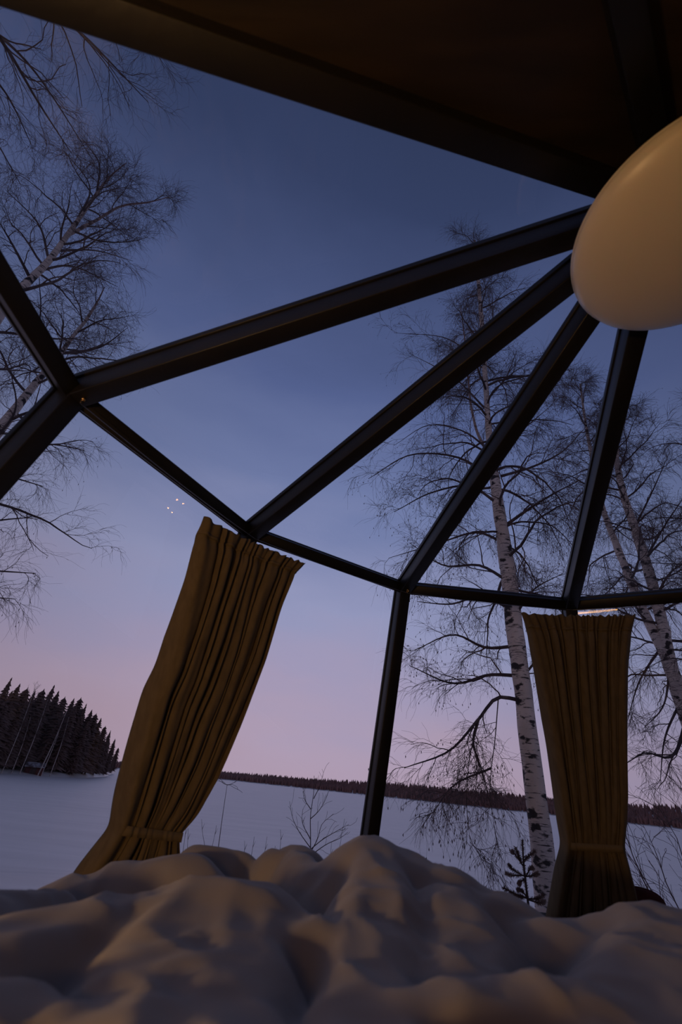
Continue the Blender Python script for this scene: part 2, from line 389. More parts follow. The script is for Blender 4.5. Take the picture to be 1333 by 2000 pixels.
# ------------------------------------------------------------------ bed
bx0, bx1, by0, by1 = -1.02, .98, -.72, 1.78
bed = tag(empty('bed', ((bx0+bx1)/2, .5, FLOOR)), 'low wooden double bed under the white duvet', 'bed')
V, Fc = box_pts(npv(bx0, by0, FLOOR+.02), npv(bx1-bx0, 0, 0), npv(0, by1-by0, 0), npv(0, 0, .2)); bevel(link_mesh('bed_base', V, Fc, M['wood'], parent=bed), .01)
V, Fc = box_pts(npv(bx0+.03, by0+.03, FLOOR+.22), npv(bx1-bx0-.06, 0, 0), npv(0, by1-by0-.06, 0), npv(0, 0, .21)); bevel(link_mesh('mattress', V, Fc, M['mattress'], parent=bed), .04, 4)

# duvet: a height field raised by the legs beneath it
ridges = [  # (list of (px,py,dist)), falloff radius
 ([(735, 1640, 1.45), (738, 1700, 1.22), (735, 1800, .98), (725, 1900, .78), (700, 2010, .6), (690, 2150, .42)], .12, 2.6),
 ([(745, 1640, 1.45), (850, 1697, 1.42), (950, 1744, 1.38), (1045, 1802, 1.32)], .14),
 ([(-60, 1835, .78), (100, 1792, .88), (250, 1756, .98), (420, 1730, 1.02), (520, 1742, .99), (585, 1800, .93)], .11),
 ([(420, 1735, 1.0), (330, 1850, .80), (300, 1960, .64), (290, 2080, .5)], .10),
 ([(500, 1770, .95), (480, 1860, .78), (450, 1965, .63), (420, 2080, .5)], .075),
 ([(170, 1712, 1.6), (270, 1681, 1.62), (360, 1666, 1.6)], .13),
 ([(385, 1655, 1.78), (440, 1650, 1.8), (480, 1662, 1.78)], .085),
 ([(555, 1660, 1.72), (582, 1650, 1.74), (612, 1660, 1.7)], .075),
 ([(590, 1655, 1.74), (610, 1700, 1.45)], .07),
 ([(-80, 1745, 1.15), (0, 1742, 1.25), (90, 1742, 1.35)], .12),
 ([(1110, 1812, 1.22), (1200, 1793, 1.28), (1255, 1772, 1.33), (1290, 1773, 1.33), (1360, 1805, 1.28)], .12),
 ([(1290, 1775, 1.33), (1260, 1880, .95), (1230, 1990, .72)], .13),
 ([(870, 1965, .66), (1000, 1925, .72), (1090, 1915, .75)], .09),
 ([(870, 1740, 1.25), (900, 1850, .95), (930, 1925, .8)], .10),
 ([(-40, 1960, .62), (60, 1915, .68), (140, 1990, .6)], .07),
]
gx = np.arange(-1.16, 1.19, .0115); gy = np.arange(-.25, 1.97, .0115)
GX, GY = np.meshgrid(gx, gy)
wx = GX + (fbm(GX*3+5, GY*3, 3, 3)-.45)*.10; wy = GY + (fbm(GX*3, GY*3+7, 3, 5)-.45)*.10
base = -.345 + (fbm(GX*2.2, GY*2.2, 3, 9)-.45)*.06
acc = np.exp(base/.009)
for pts, r, *st in ridges:
    kf = .11*(st[0] if st else 1)
    P = np.array([at_d(*p) for p in pts])
    best = np.full(GX.shape, -9.0)
    for a, b in zip(P[:-1], P[1:]):
        ab = (b-a)[:2]; t = np.clip(((wx-a[0])*ab[0]+(wy-a[1])*ab[1])/(ab@ab), 0, 1)
        dx, dy = wx-a[0]-t*ab[0], wy-a[1]-t*ab[1]; d = np.hypot(dx, dy); d = np.maximum(np.sqrt(d*d+.0004)-.3*r, 0)
        z = a[2]+t*(b[2]-a[2]) - kf*(np.sqrt(1+(d/r)**2*2.2)-1)
        best = np.maximum(best, z)
    acc = acc + np.exp(best/.009)
H = .009*np.log(acc)
# wrinkles
def ridged(x, y, s): return 1-np.abs(2*vnoise(x, y, s)-1)*1.0
wx2 = GX + (fbm(GX*5+2, GY*5+8, 3, 71)-.45)*.12; wy2 = GY + (fbm(GX*5+6, GY*5+1, 3, 75)-.45)*.12
q1 = ridged(wx2*9+wy2*1.5, wy2*3.4-wx2*1.0, 21)**2.5; q2 = ridged(wx2*15-wy2*5, wy2*7+wx2*3, 33)**3; q3 = ridged(wx2*8+wy2*9, wy2*5-wx2*6, 45)**3
H = H + (q1-.35)*.010 + (q2-.3)*.004 + (q3-.3)*.005 + (fbm(GX*18, GY*18, 3, 60)-.45)*.004
# sides hang over the edge of the mattress
ex = np.maximum(np.maximum(bx0-.03-GX, GX-bx1-.03), GY-by1-.03)
H = np.where(ex > -.1, H - np.clip((ex+.1)/.2, 0, 1)**2*.28, H)
inside = (GX > bx0-.01) & (GX < bx1+.01) & (GY < by1+.01)
H = np.where(inside, np.maximum(H, FLOOR+.43+.035), H)
ny, nx = GX.shape
V = np.stack([GX, GY, H], -1).reshape(-1, 3)
i, j = np.meshgrid(np.arange(ny-1), np.arange(nx-1), indexing='ij')
Fq = np.stack([i*nx+j, i*nx+j+1, (i+1)*nx+j+1, (i+1)*nx+j], -1).reshape(-1, 4)
Fq = Fq[np.hypot(V[Fq, 0]-CX, V[Fq, 1]-CY).max(1) < 2.33]
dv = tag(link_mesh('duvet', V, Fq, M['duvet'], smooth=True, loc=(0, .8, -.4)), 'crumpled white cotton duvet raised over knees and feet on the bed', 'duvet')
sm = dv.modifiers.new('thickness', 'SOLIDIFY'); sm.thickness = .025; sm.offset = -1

# ------------------------------------------------------------------ curtains
def cone_hit(px, py, off):
    d = ray(px, py); lo, hi = .3, 6.0
    g = lambda t: math.hypot(d[0]*t-CX, d[1]*t-CY) - (radius(d[2]*t)*.966-off)
    for _ in range(50):
        m = (lo+hi)/2
        if g(m) < 0: lo = m
        else: hi = m
    return d*lo
def curtain(label, rows, off, folds, seed, tie, header):
    r2 = np.random.default_rng(seed)
    Lp = np.array([cone_hit(*r[0], off) for r in rows]); Rp = np.array([cone_hit(*r[1], off) for r in rows])
    key = np.array([r[2] for r in rows], float)
    nv, nu = 120, 260
    vv = np.linspace(0, key[-1], nv); u = np.linspace(0, 1, nu)
    def interp(A): 
        return np.stack([np.interp(vv, key, A[:, c]) for c in range(A.shape[1])], -1)
    def smooth(A, it=2):
        for _ in range(it):
            B = A.copy(); B[1:-1] = (A[:-2]+2*A[1:-1]+A[2:])/4; A = B
        return A
    Li, Ri = smooth(interp(Lp), 7), smooth(interp(Rp), 7)
    aL = np.arctan2(Li[:, 1]-CY, Li[:, 0]-CX); aR = np.arctan2(Ri[:, 1]-CY, Ri[:, 0]-CX)
    wds = r2.uniform(.55, 1.45, folds); wds[0] = 1.9; wds[-1] = 1.1; cum = np.concatenate([[0], np.cumsum(wds)/wds.sum()])
    dep = r2.uniform(.6, 1.25, folds+1)
    V = np.zeros((nv, nu, 3))
    for i in range(nv):
        v = vv[i]; rad0 = 0
        uu = np.clip(u + (.012*np.sin(u*9+v*4+seed)+.010*np.sin(u*19-v*6+seed))*np.sin(np.pi*u), 0, 1)
        fpos = np.interp(uu, cum, np.arange(folds+1)); ph = math.pi*fpos
        a = aL[i]+(aR[i]-aL[i])*u; z = Li[i, 2]+(Ri[i, 2]-Li[i, 2])*u
        rad_ = radius(z)*.966-off
        g = min(1, .35+v/.16); tt = math.exp(-((v-tie)/.06)**2)
        wob = 1+.25*np.sin(v*5+fpos*2.1+seed)
        amp = .040*g*(1-.5*tt)*np.interp(fpos, np.arange(folds+1), dep)*wob
        fold = amp*(np.abs(np.sin(ph))**.8 - .55) + .004*np.sin(5.3*fpos+v*7) + .003*np.sin(11*fpos-v*9)
        if header: fold = fold + .006*np.sin(3*ph)*max(0, 1-v/.14) - .010*math.exp(-((v-.06)/.02)**2)
        back = np.clip(1-u/.05, 0, 1)**1.5
        rr_ = rad_ - fold - .012 + .055*back*min(1, v*2.5)
        sway = .010*np.cos(ph)*g
        V[i] = np.stack([CX+rr_*np.cos(a+sway*.6), CY+rr_*np.sin(a+sway*.6), z + (.006*np.cos(ph*2)*max(0, 1-v/.06))], -1)
    i, j = np.meshgrid(np.arange(nv-1), np.arange(nu-1), indexing='ij')
    Fq = np.stack([i*nu+j, i*nu+j+1, (i+1)*nu+j+1, (i+1)*nu+j], -1).reshape(-1, 4)
    root = tag(empty('curtain', V[-1].mean(0)), label, 'curtain', 'tied-back curtains')
    o = link_mesh('drape', V.reshape(-1, 3), Fq, M['curtain'], parent=root, smooth=True)
    s = o.modifiers.new('thickness', 'SOLIDIFY'); s.thickness = .003
    # sewn heading tape line and tie band
    for nm, v0, wd, outw, mt in (('heading_tape', .05, .008, .004, M['curtain']), ('tie_band', tie, .016, .007, M['tieband'])):
        k = int(round(v0/key[-1]*(nv-1))); row = V[k]
        if nm == 'tie_band': 
            c0 = row.mean(0)
        cen = npv(CX, CY, 0)
        inn = nrm(np.stack([CX-row[:, 0], CY-row[:, 1], np.zeros(nu)], -1))
        rowo = row + inn*outw
        if nm == 'tie_band':
            sel = rowo[::4]; ks = np.ones(9)/9
            pad = np.concatenate([np.repeat(sel[:1], 4, 0), sel, np.repeat(sel[-1:], 4, 0)])
            sel = np.stack([np.convolve(pad[:, c], ks, 'valid') for c in range(3)], -1)+nrm(inn[::4])*.014
        else: sel = rowo[::2]
        n = len(sel); inn2 = nrm(np.stack([CX-sel[:, 0], CY-sel[:, 1], np.zeros(n)], -1))
        prof = [sel-npv(0, 0, wd), sel-npv(0, 0, wd)+inn2*.004, sel+npv(0, 0, wd)+inn2*.004, sel+npv(0, 0, wd)]
        VV = np.concatenate(prof); a_, b_ = np.meshgrid(np.arange(4), np.arange(n-1), indexing='ij'); a2 = (a_+1) % 4
        Ft = np.stack([a_*n+b_, a_*n+b_+1, a2*n+b_+1, a2*n+b_], -1).reshape(-1, 4)
        link_mesh(nm, VV, Ft, mt, parent=root, smooth=True)
    return root
rowsL = [((398, 1012), (597, 1103), 0), ((392, 1045), (580, 1120), .06), ((375, 1130), (550, 1190), .2), ((350, 1215), (520, 1295), .35),
         ((324, 1300), (483, 1390), .5), ((302, 1345), (463, 1440), .58), ((276, 1440), (428, 1520), .72), ((250, 1540), (388, 1590), .87),
         ((233, 1618), (352, 1632), 1.0), ((203, 1660), (352, 1665), 1.08), ((172, 1700), (354, 1695), 1.15), ((145, 1745), (360, 1745), 1.22)]
curtain('olive brown pleated curtain, lit golden, tied back at the left', rowsL, .085, 12, 3, 1.0, True)
rowsR = [((1020, 1199), (1240, 1203), 0), ((1035, 1227), (1230, 1234), .06), ((1050, 1300), (1223, 1300), .2), ((1065, 1380), (1221, 1400), .36),
         ((1078, 1450), (1220, 1480), .5), ((1090, 1530), (1221, 1560), .66), ((1100, 1600), (1218, 1620), .8), ((1108, 1650), (1214, 1656), .9),
         ((1098, 1690), (1224, 1690), .98), ((1086, 1760), (1237, 1740), 1.1), ((1078, 1810), (1247, 1790), 1.2), ((1070, 1850), (1250, 1850), 1.28)]
curtain('dark olive brown curtain tied back in front of the birch at the right', rowsR, .085, 15, 8, .9, True)

# curtain wire stretched under the ring, from post to post, with brass hooks
def tube1(name, pts, r, m, parent=None, k=8):
    P = np.array(pts)[None]; V, Fq = tubes(P, np.full((1, len(pts)), r), k); return link_mesh(name, V, Fq, m, parent=parent, smooth=True)
def wire_pt(k): return node(k, RING-.06, R0+.018-.085+.0)
for k, lb in ((0, 'thin steel curtain wire under the ring, holding the left curtain'), (1, 'thin steel curtain wire left of the bare middle post'), (2, 'thin steel curtain wire crossing before the big birch'), (3, 'thin steel curtain wire at the far right')):
    a, b = wire_pt(k), wire_pt(k+1)
    tag(tube1('curtain_wire', [a+(b-a)*t-npv(0, 0, .012*math.sin(math.pi*t)) for t in np.linspace(0, 1, 9)], .0014, M['steel']), lb, 'wire')
for k, lb in ((0, 'small brass hook on the left beam corner'), (2, 'small brass hook on top of the bare middle post')):
    p = node(k, RING-.045, R0-.075)
    h = tag(empty('brass_hook', p), lb, 'hook')
    o = link_mesh('base_plate', *lathe([(.0001, .006), (.006, .006), (.008, 0), (.006, -.004), (.0001, -.005)], 16), M['brass'], loc=(0, 0, 0), smooth=True); o.parent = h
    t = np.linspace(0, 1.5*math.pi, 12); 
    o = tube1('hook', [npv(.006*math.cos(x), 0, -.01+.006*math.sin(x)) for x in t], .0018, M['brass']); o.parent = h

# dark red cushion on the sill beside the right curtain
cpos = cone_hit(1225, 1790, .034); ctop = cone_hit(1258, 1736, .034)[2]; CH = (ctop-SILL)/2
cu = tag(empty('cushion', (cpos[0], cpos[1], SILL)), 'dark red rounded cushion showing beside the right curtain foot', 'cushion')
n = 40; V = []; Fc = []
for a in range(n//2+1):
    th = math.pi*a/(n//2)
    for b in range(n):
        ph_ = 2*math.pi*b/n
        sx_, sy_, sz_ = math.sin(th)*math.cos(ph_), math.sin(th)*math.sin(ph_), math.cos(th)
        f = lambda v, e: math.copysign(abs(v)**e, v)
        V.append((f(sx_, .6)*.185, f(sy_, .8)*.034, f(sz_, .6)*CH))
for a in range(n//2):
    for b in range(n): Fc.append((a*n+b, a*n+(b+1) % n, (a+1)*n+(b+1) % n, (a+1)*n+b))
o = link_mesh('cover', np.array(V), np.array(Fc), M['cushion'], loc=(0, 0, 0), smooth=True); o.parent = cu; o.location = (0, 0, CH)
ta = math.atan2(CY-cpos[1], CX-cpos[0]); cu.rotation_euler = (0, 0, ta+math.pi/2)
pp = np.array([[math.copysign(abs(math.cos(t))**.6, math.cos(t))*.186, 0, CH+math.copysign(abs(math.sin(t))**.6, math.sin(t))*CH] for t in np.linspace(0, 2*math.pi, 49)])
o = tube1('piping', pp, .005, M['cushion']); o.parent = cu

# ------------------------------------------------------------------ trees
def grow(P0, D, L, n, droop, wig, rg):
    m = len(P0); pts = [P0]; P = P0.copy(); D = nrm(D)
    droop = np.broadcast_to(np.asarray(droop, float), (m,))
    for i in range(n):
        D = nrm(D + rg.normal(0, wig, (m, 3)) + np.stack([np.zeros(m), np.zeros(m), -droop], -1)*(i+1)/n)
        P = P + D*(L/n)[:, None]; pts.append(P)
    return np.stack(pts, 1)
def spawn(P, per, t0, t1, ang, rg):
    """per children on every polyline: start point, direction, parameter along the parent, parent index"""
    m, n, _ = P.shape
    t = (np.arange(per)[None]+rg.uniform(0, 1, (m, per)))/per*(t1-t0)+t0
    f = np.clip(t*(n-1), 0, n-1.001); i0 = f.astype(int); fr = f-i0
    idx = np.arange(m)[:, None]
    A, B = P[idx, i0], P[idx, i0+1]
    p = A+(B-A)*fr[..., None]; T = nrm(B-A)
    az = rg.uniform(0, 2*np.pi, (m, per))
    ref = nrm(rg.normal(0, 1, (m, per, 3))); U = nrm(np.cross(T, ref))
    an = ang*rg.uniform(.7, 1.3, (m, per))
    D = T*np.cos(an)[..., None]+U*np.sin(an)[..., None]
    return p.reshape(-1, 3), D.reshape(-1, 3), t.reshape(-1), np.repeat(np.arange(m), per)
def smooth_poly(pts, n):
    pts = np.array(pts, float); s = np.concatenate([[0], np.cumsum(np.linalg.norm(np.diff(pts, axis=0), axis=1))])
    m = len(pts); tt = np.linspace(0, s[-1], n); tang = np.gradient(pts, s, axis=0)
    out = []
    for t in tt:
        i = min(max(np.searchsorted(s, t)-1, 0), m-2); h = s[i+1]-s[i]; x = (t-s[i])/h
        out.append((2*x**3-3*x**2+1)*pts[i]+(x**3-2*x**2+x)*h*tang[i]+(-2*x**3+3*x**2)*pts[i+1]+(x**3-x**2)*h*tang[i+1])
    return np.array(out)
def stem_mesh(name, pts, rads, parent, n=70, k=14, seed=0, thin_at=(.010, .028)):
    P = smooth_poly(pts, n); s = np.linspace(0, 1, n); q_ = np.concatenate([[0], np.cumsum(np.linalg.norm(np.diff(np.array(pts), axis=0), axis=1))]); R = np.interp(s, q_/q_[-1], rads)
    g = np.random.default_rng(seed)
    V, Fq = tubes(P[None], R[None], k)
    j = g.normal(0, .05, (n, k)); j = (j+np.roll(j, 1, 1)+np.roll(j, 1, 0))/1.8
    for _ in range(max(3, n//6)):
        a, b = g.integers(2, n-2), g.integers(0, k); j[a, b] += .22; j[a, (b+1) % k] += .12
    V = V.reshape(n, k, 3); V = P[:, None]+(V-P[:, None])*(1+j[..., None]); 
    o = link_mesh(name, V.reshape(-1, 3), Fq, M['birch'], parent=parent, smooth=True)
    at = o.data.attributes.new('thin', 'FLOAT', 'POINT')
    lo, hi = thin_at
    at.data.foreach_set('value', np.repeat(np.clip((hi-R)/(hi-lo), 0, 1), k).astype(np.float32))
    return P, R, o
def birch(label, group, stems, limbs, rand, seed, dens=(8, 7, 5), twig_len=1.0, catkins=True, scale=1.0, tr=1.0, up_bias=0, sway=None):
    """stems: [(points, radii)], limbs: explicit limb polylines [(points, r)], rand: [(stem index, count, t0, t1, length lo, length hi, droop, elevation lo, hi)]"""
    rg = np.random.default_rng(seed)
    root = tag(empty('birch', stems[0][0][0]), label, 'tree', group)
    SP = []
    for i, (pts, rads) in enumerate(stems):
        SP.append(stem_mesh('trunk' if i == 0 else 'side_stem', pts, rads, root, seed=seed+i)[:2])
    LP, LR, DR = [], [], []
    for pts, r in limbs:
        LP.append(smooth_poly(pts, 15)); LR.append(r); DR.append(.10)
    for (si, cnt, t0, t1, l0, l1, droop, e0, e1) in rand:
        P, R = SP[si]
        for c in range(cnt):
            t = t0+(t1-t0)*(c+rg.uniform(0, 1))/cnt; f = t*(len(P)-1.001); i = int(f); p = P[i]+(P[i+1]-P[i])*(f-i)
            az = c*2.4+rg.uniform(-.6, .6); e = math.radians(e0+(e1-e0)*((t-t0)/max(t1-t0, 1e-6))+rg.uniform(-10, 10))
            d = npv(math.cos(az)*math.cos(e), math.sin(az)*math.cos(e), math.sin(e))
            L = (l0+(l1-l0)*(t-t0)/max(t1-t0, 1e-6))*rg.uniform(.7, 1.2)
            LP.append(grow(p[None], d[None], npv(L), 14, droop, .13, rg)[0]); LR.append(max(.006, min(.5*R[i], .012*L**.8+.004))); DR.append(droop)
    LP = np.array(LP); LR = np.array(LR); DR = np.array(DR); m = len(LP)
    Ls = np.linalg.norm(np.diff(LP, axis=1), axis=2).sum(1)
    tap = np.linspace(1, .18, 15)
    # second order
    p, d, t, par = spawn(LP, dens[0], .12, 1.0, .75, rg)
    L2 = Ls[par]*(.5-.28*t)*rg.uniform(.6, 1.2, len(t)); d = nrm(d+npv(0, 0, up_bias)); P2 = grow(p, d, L2, 7, DR[par]*1.0, .2, rg)
    r2 = np.maximum(LR[par]*np.interp(t, np.linspace(0, 1, 15), tap)*.5, .0028*tr)
    # third order
    p, d, t3, par3 = spawn(P2, dens[1], .1, 1.0, .65, rg)
    L3 = np.clip(L2[par3]*(.55-.2*t3), .12, .6)*rg.uniform(.6, 1.3, len(t3))*twig_len; P3 = grow(p, d, L3, 5, DR[par][par3]*1.2+.06, .2, rg)
    lim3 = par[par3]
    # finest twigs
    p, d, t4, par4 = spawn(P3, dens[2], .1, 1.0, .55, rg)
    L4 = rg.uniform(.08, .26, len(t4))*twig_len; P4 = grow(p, d, L4, 4, DR[lim3][par4]*1.2+.10, .2, rg); lim4 = lim3[par4]
    ax2 = np.linspace(1, .4, 8); ax3 = np.linspace(1, .5, 6); ax4 = np.linspace(1, .6, 5)
    for i in range(m):
        V, Fq = tubes(LP[i][None], LR[i]*tap[None], 7)
        b = link_mesh('branch', V, Fq, M['limb'], parent=root, smooth=True)
        s2, s3, s4 = par == i, lim3 == i, lim4 == i
        parts = [tubes(P2[s2], r2[s2][:, None]*ax2[None], 4), tubes(P3[s3], np.full((s3.sum(), 1), .0019*tr)*ax3[None], 3), tubes(P4[s4], np.full((s4.sum(), 1), .0012*tr)*ax4[None], 3)]
        V, Fq = merge(parts)
        o = link_mesh('twigs', V, Fq, M['twig'], smooth=False); o.parent = b; o.matrix_parent_inverse = Matrix.Translation(-Vector(root.location)); o['kind'] = 'stuff'
        o.matrix_parent_inverse = (root.matrix_basis @ b.matrix_parent_inverse).inverted()
        if catkins:
            tips = P4[s4][:, -1]; tips = tips[rg.uniform(0, 1, len(tips)) < catkins]
            if len(tips):
                q = np.stack([tips, tips+rg.normal(0, .002, tips.shape)-npv(0, 0, .010), tips-npv(0, 0, .022)], 1)
                V, Fq = tubes(q, np.tile(npv(.0015, .0045, .0012), (len(tips), 1)), 4)
                o2 = link_mesh('catkins', V, Fq, M['twig']); o2.parent = b; o2['kind'] = 'stuff'
                o2.matrix_parent_inverse = o.matrix_parent_inverse.copy()
    return root
def pl(D, *pts): return [at_h(x, y, D) for x, y in pts]
def to_ground(p, lean=(0, 0)):
    g = np.array(p, float); x, y = g[0]+lean[0], g[1]+lean[1]
    return npv(x, y, float(ground_z(np.array(x), np.array(y)))-.1)

# the big birch in front of the window
D1 = 5.0
tp = pl(D1, (1071, 1800), (1062, 1680), (1047, 1560), (1034, 1450), (1022, 1350), (1008, 1250), (998, 1160), (988, 1080), (976, 1000), (966, 930), (957, 860), (951, 780), (946, 700), (941, 620), (934, 540), (928, 470))
wpx = [48, 45, 40, 36, 33, 32, 30, 27, 23, 19, 13, 10, 9, 8, 6, 3]
tr_ = [w/2*(p@FW)/F_PX for w, p in zip(wpx, tp)]
tp = [to_ground(tp[0])]+tp; tr_ = [tr_[0]*1.25]+tr_
side = pl(D1+.1, (962, 900), (935, 850), (922, 800), (914, 730), (908, 660), (900, 600)); 
sr = [.022, .02, .017, .014, .011, .006]
def lb(D, r, *pts): return (pl(D, *pts), r)
def lbz(Ds, r, *pts): return ([at_h(x, y, d) for (x, y), d in zip(pts, Ds)], r)
limbs1 = [
 lbz((5, 4.9, 4.8, 4.7, 4.6), .02, (1016, 1368), (975, 1362), (935, 1405), (880, 1465), (790, 1500)),
 lbz((4.85, 4.85, 4.9, 5.0), .015, (935, 1405), (925, 1450), (940, 1500), (952, 1545)),
 lbz((5, 5, 4.9, 4.8), .02, (1012, 1320), (960, 1318), (890, 1335), (800, 1300)),
 lbz((5, 5.1, 5.2, 5.2), .02, (1008, 1262), (950, 1265), (890, 1240), (810, 1270)),
 lbz((5, 4.9, 4.8, 4.8), .02, (1000, 1190), (945, 1165), (880, 1180), (815, 1175)),
 lbz((5, 4.9, 4.8, 4.7), .02, (993, 1135), (940, 1105), (870, 1105), (800, 1060)),
 lbz((5, 5.2, 5.3, 5.3), .019, (985, 1060), (930, 1040), (860, 1060), (760, 1090)),
 lbz((5, 4.8, 4.7, 4.6), .02, (975, 985), (920, 950), (850, 960), (770, 1000)),
 lbz((5, 4.9, 4.8, 4.7), .02, (965, 935), (900, 895), (810, 887), (720, 935)),
 lbz((5, 5.1, 5.2, 5.2), .016, (958, 880), (900, 840), (840, 830), (770, 870)),
 lbz((5, 5.1, 5.2), .016, (950, 800), (890, 740), (800, 690), ),
 lbz((5, 5, 5), .014, (945, 720), (870, 660), (770, 650)),
 lbz((5, 4.9, 4.8, 4.8), .022, (990, 1025), (1040, 990), (1090, 960), (1140, 935)),
 lbz((5, 5.1, 5.2, 5.3), .020, (980, 930), (1040, 912), (1095, 885), (1140, 840)),
 lbz((5, 5.1, 5.2), .016, (968, 880), (1020, 840), (1080, 790)),
 lbz((5, 4.9, 4.9), .016, (1003, 1210), (1045, 1150), (1100, 1120)),
 lbz((5, 5.1, 5.1), .016, (1015, 1330), (1060, 1290), (1085, 1330)),
 lbz((5, 5, 5.1), .014, (953, 780), (1000, 730), (1050, 700)),
 lbz((4.8, 4.6, 4.5), .010, (960, 1500), (880, 1540), (840, 1600)),
 lbz((4.8, 4.7, 4.6, 4.55), .006, (938, 1402), (918, 1480), (912, 1570), (922, 1670)), lbz((4.9, 4.8, 4.75, 4.7), .006, (974, 1364), (968, 1440), (958, 1540), (975, 1670)),
]
birch('tall white birch with a thick banded trunk, nearest the window', None, [(tp, tr_), (side, sr)], limbs1,
      [(0, 22, .30, .62, 1.3, 1.15, .14, -2, 28), (0, 18, .6, 1.0, 1.15, .45, .08, 20, 50), (1, 9, .25, 1.0, .8, .4, .08, 20, 50)], 11, dens=(9, 7, 4), twig_len=1.12, catkins=.25)

# forked birch at the right edge
D2 = 8.5
base2 = pl(D2, (1375, 1520), (1352, 1430), (1325, 1345))
ls = base2+pl(D2, (1300, 1280), (1268, 1215), (1235, 1140), (1203, 1060), (1180, 1000), (1160, 910), (1145, 830), (1134, 750))
rs = pl(D2, (1322, 1340), (1303, 1260), (1283, 1170), (1265, 1105), (1240, 1030), (1216, 955), (1205, 890), (1210, 820), (1222, 790))
def rad_px(ws, ps): return [w/2*(p@FW)/F_PX for w, p in zip(ws, ps)]
l_r = rad_px([30, 28, 26, 20, 17, 15, 12, 10, 7, 5, 3], ls); r_r = rad_px([22, 21, 20, 18, 15, 12, 9, 6, 3], rs)
ls = [to_ground(ls[0], (.1, 0))]+ls; l_r = [l_r[0]*1.3]+l_r
birch('forked birch of two slim stems at the right edge', None, [(ls, l_r), (rs, r_r)],
      [lbz((8.5, 8.3, 8.2, 8.1), .03, (1345, 1400), (1300, 1480), (1265, 1470), (1225, 1490)),
       lbz((8.5, 8.4, 8.3), .025, (1280, 1170), (1320, 1110), (1370, 1090)), lbz((8.5, 8.4, 8.3), .022, (1262, 1090), (1310, 1010), (1345, 960)),
       lbz((8.5, 8.6, 8.6), .02, (1240, 1030), (1275, 960), (1310, 880)), lbz((8.5, 8.5, 8.5), .022, (1295, 1260), (1250, 1330), (1228, 1400)),
       lbz((8.5, 8.4, 8.4), .02, (1310, 1300), (1290, 1390), (1260, 1420)), lbz((8.5, 8.4, 8.4), .02, (1330, 1370), (1300, 1440), (1290, 1530))],
      [(0, 16, .3, .75, 1.5, 1.2, .14, 0, 30), (0, 14, .72, 1, 1.1, .5, .08, 25, 55), (1, 16, .1, .7, 1.5, 1.2, .12, 5, 35), (1, 12, .65, 1, 1.1, .5, .08, 25, 55)], 23, dens=(8, 6, 4), twig_len=1.35, tr=1.5, catkins=.1)
# birch whose crown hangs in from beyond the right edge
ps = pl(8, (1480, 1500), (1440, 1300), (1420, 1150), (1390, 1000), (1360, 900), (1345, 820)); ps = [to_ground(ps[0])]+ps
birch('birch beyond the right edge, only its twigs hanging into view', None, [(ps, [.12, .1, .09, .075, .05, .03, .01])], [],
      [(0, 16, .35, 1, 1.5, .7, .12, 5, 45)], 29, dens=(8, 6, 4), twig_len=1.3, tr=1.4, catkins=.1)

# birches on the left
D5 = 4.6
t5 = pl(D5, (-330, 1300), (-210, 960), (-80, 740), (-10, 625), (45, 560), (88, 518), (130, 462), (172, 402), (213, 347), (247, 318))
r5 = [.085, .075, .06, .05, .04, .034, .027, .02, .012, .004]
t5b = pl(D5, (135, 458), (185, 432), (240, 402), (290, 395), (330, 385)); r5b = [.02, .017, .013, .009, .004]
t5 = [to_ground(t5[0])]+t5; r5 = [.11]+r5
birch('leaning white birch at upper left with a forked top', None, [(t5, r5), (t5b, r5b)],
      [lbz((4.6, 4.5, 4.4), .018, (60, 545), (20, 470), (-10, 420)), lbz((4.6, 4.7, 4.8), .016, (95, 505), (70, 430), (10, 370)),
       lbz((4.6, 4.6, 4.7), .016, (150, 435), (170, 350), (120, 290)), lbz((4.6, 4.5, 4.5), .014, (190, 375), (190, 310), (160, 270)),
       lbz((4.6, 4.6, 4.6), .016, (70, 530), (140, 520), (230, 560)), lbz((4.6, 4.6, 4.6), .014, (110, 490), (190, 490), (260, 510))],
      [(0, 9, .45, .75, 1.1, 1.0, .05, 20, 40), (0, 13, .7, .97, 1.0, .5, .02, 35, 65), (1, 7, .1, 1, .7, .35, .05, 20, 50)], 31, dens=(8, 5, 4), twig_len=1.15, catkins=0, tr=.85, up_bias=.35)
D6 = 6.0
t6 = pl(D6, (-260, 1250), (-110, 980), (-10, 850), (45, 780), (85, 730), (112, 700), (140, 660), (166, 628), (190, 590), (205, 560))
r6 = [.09, .078, .062, .048, .04, .035, .029, .022, .014, .005]
t6 = [to_ground(t6[0])]+t6; r6 = [.115]+r6
birch('slim birch crossing behind the left beam corner', None, [(t6, r6)],
      [lbz((6, 5.8, 5.7, 5.6), .022, (-60, 900), (20, 880), (100, 868), (165, 880)), lbz((6, 5.8, 5.7), .022, (-90, 950), (0, 930), (85, 950)),
       lbz((6, 5.9, 5.8), .022, (-140, 1030), (-40, 1020), (60, 1010)), lbz((6, 5.8, 5.7), .022, (-180, 1090), (-60, 1110), (70, 1120)),
       lbz((6, 5.8, 5.7), .02, (-190, 1130), (-80, 1160), (30, 1170)), lbz((6, 5.9, 5.9), .02, (-30, 880), (30, 800), (20, 720)),
       lbz((6, 6, 6), .02, (120, 690), (190, 680), (250, 640)), lbz((6, 6, 6), .02, (100, 710), (60, 650), (40, 610))],
      [(0, 12, .45, .8, 1.5, 1.0, .06, 10, 35), (0, 13, .72, 1, 1.2, .5, .03, 25, 55)], 37, dens=(8, 5, 4), twig_len=1.25, catkins=.06, tr=1.0)
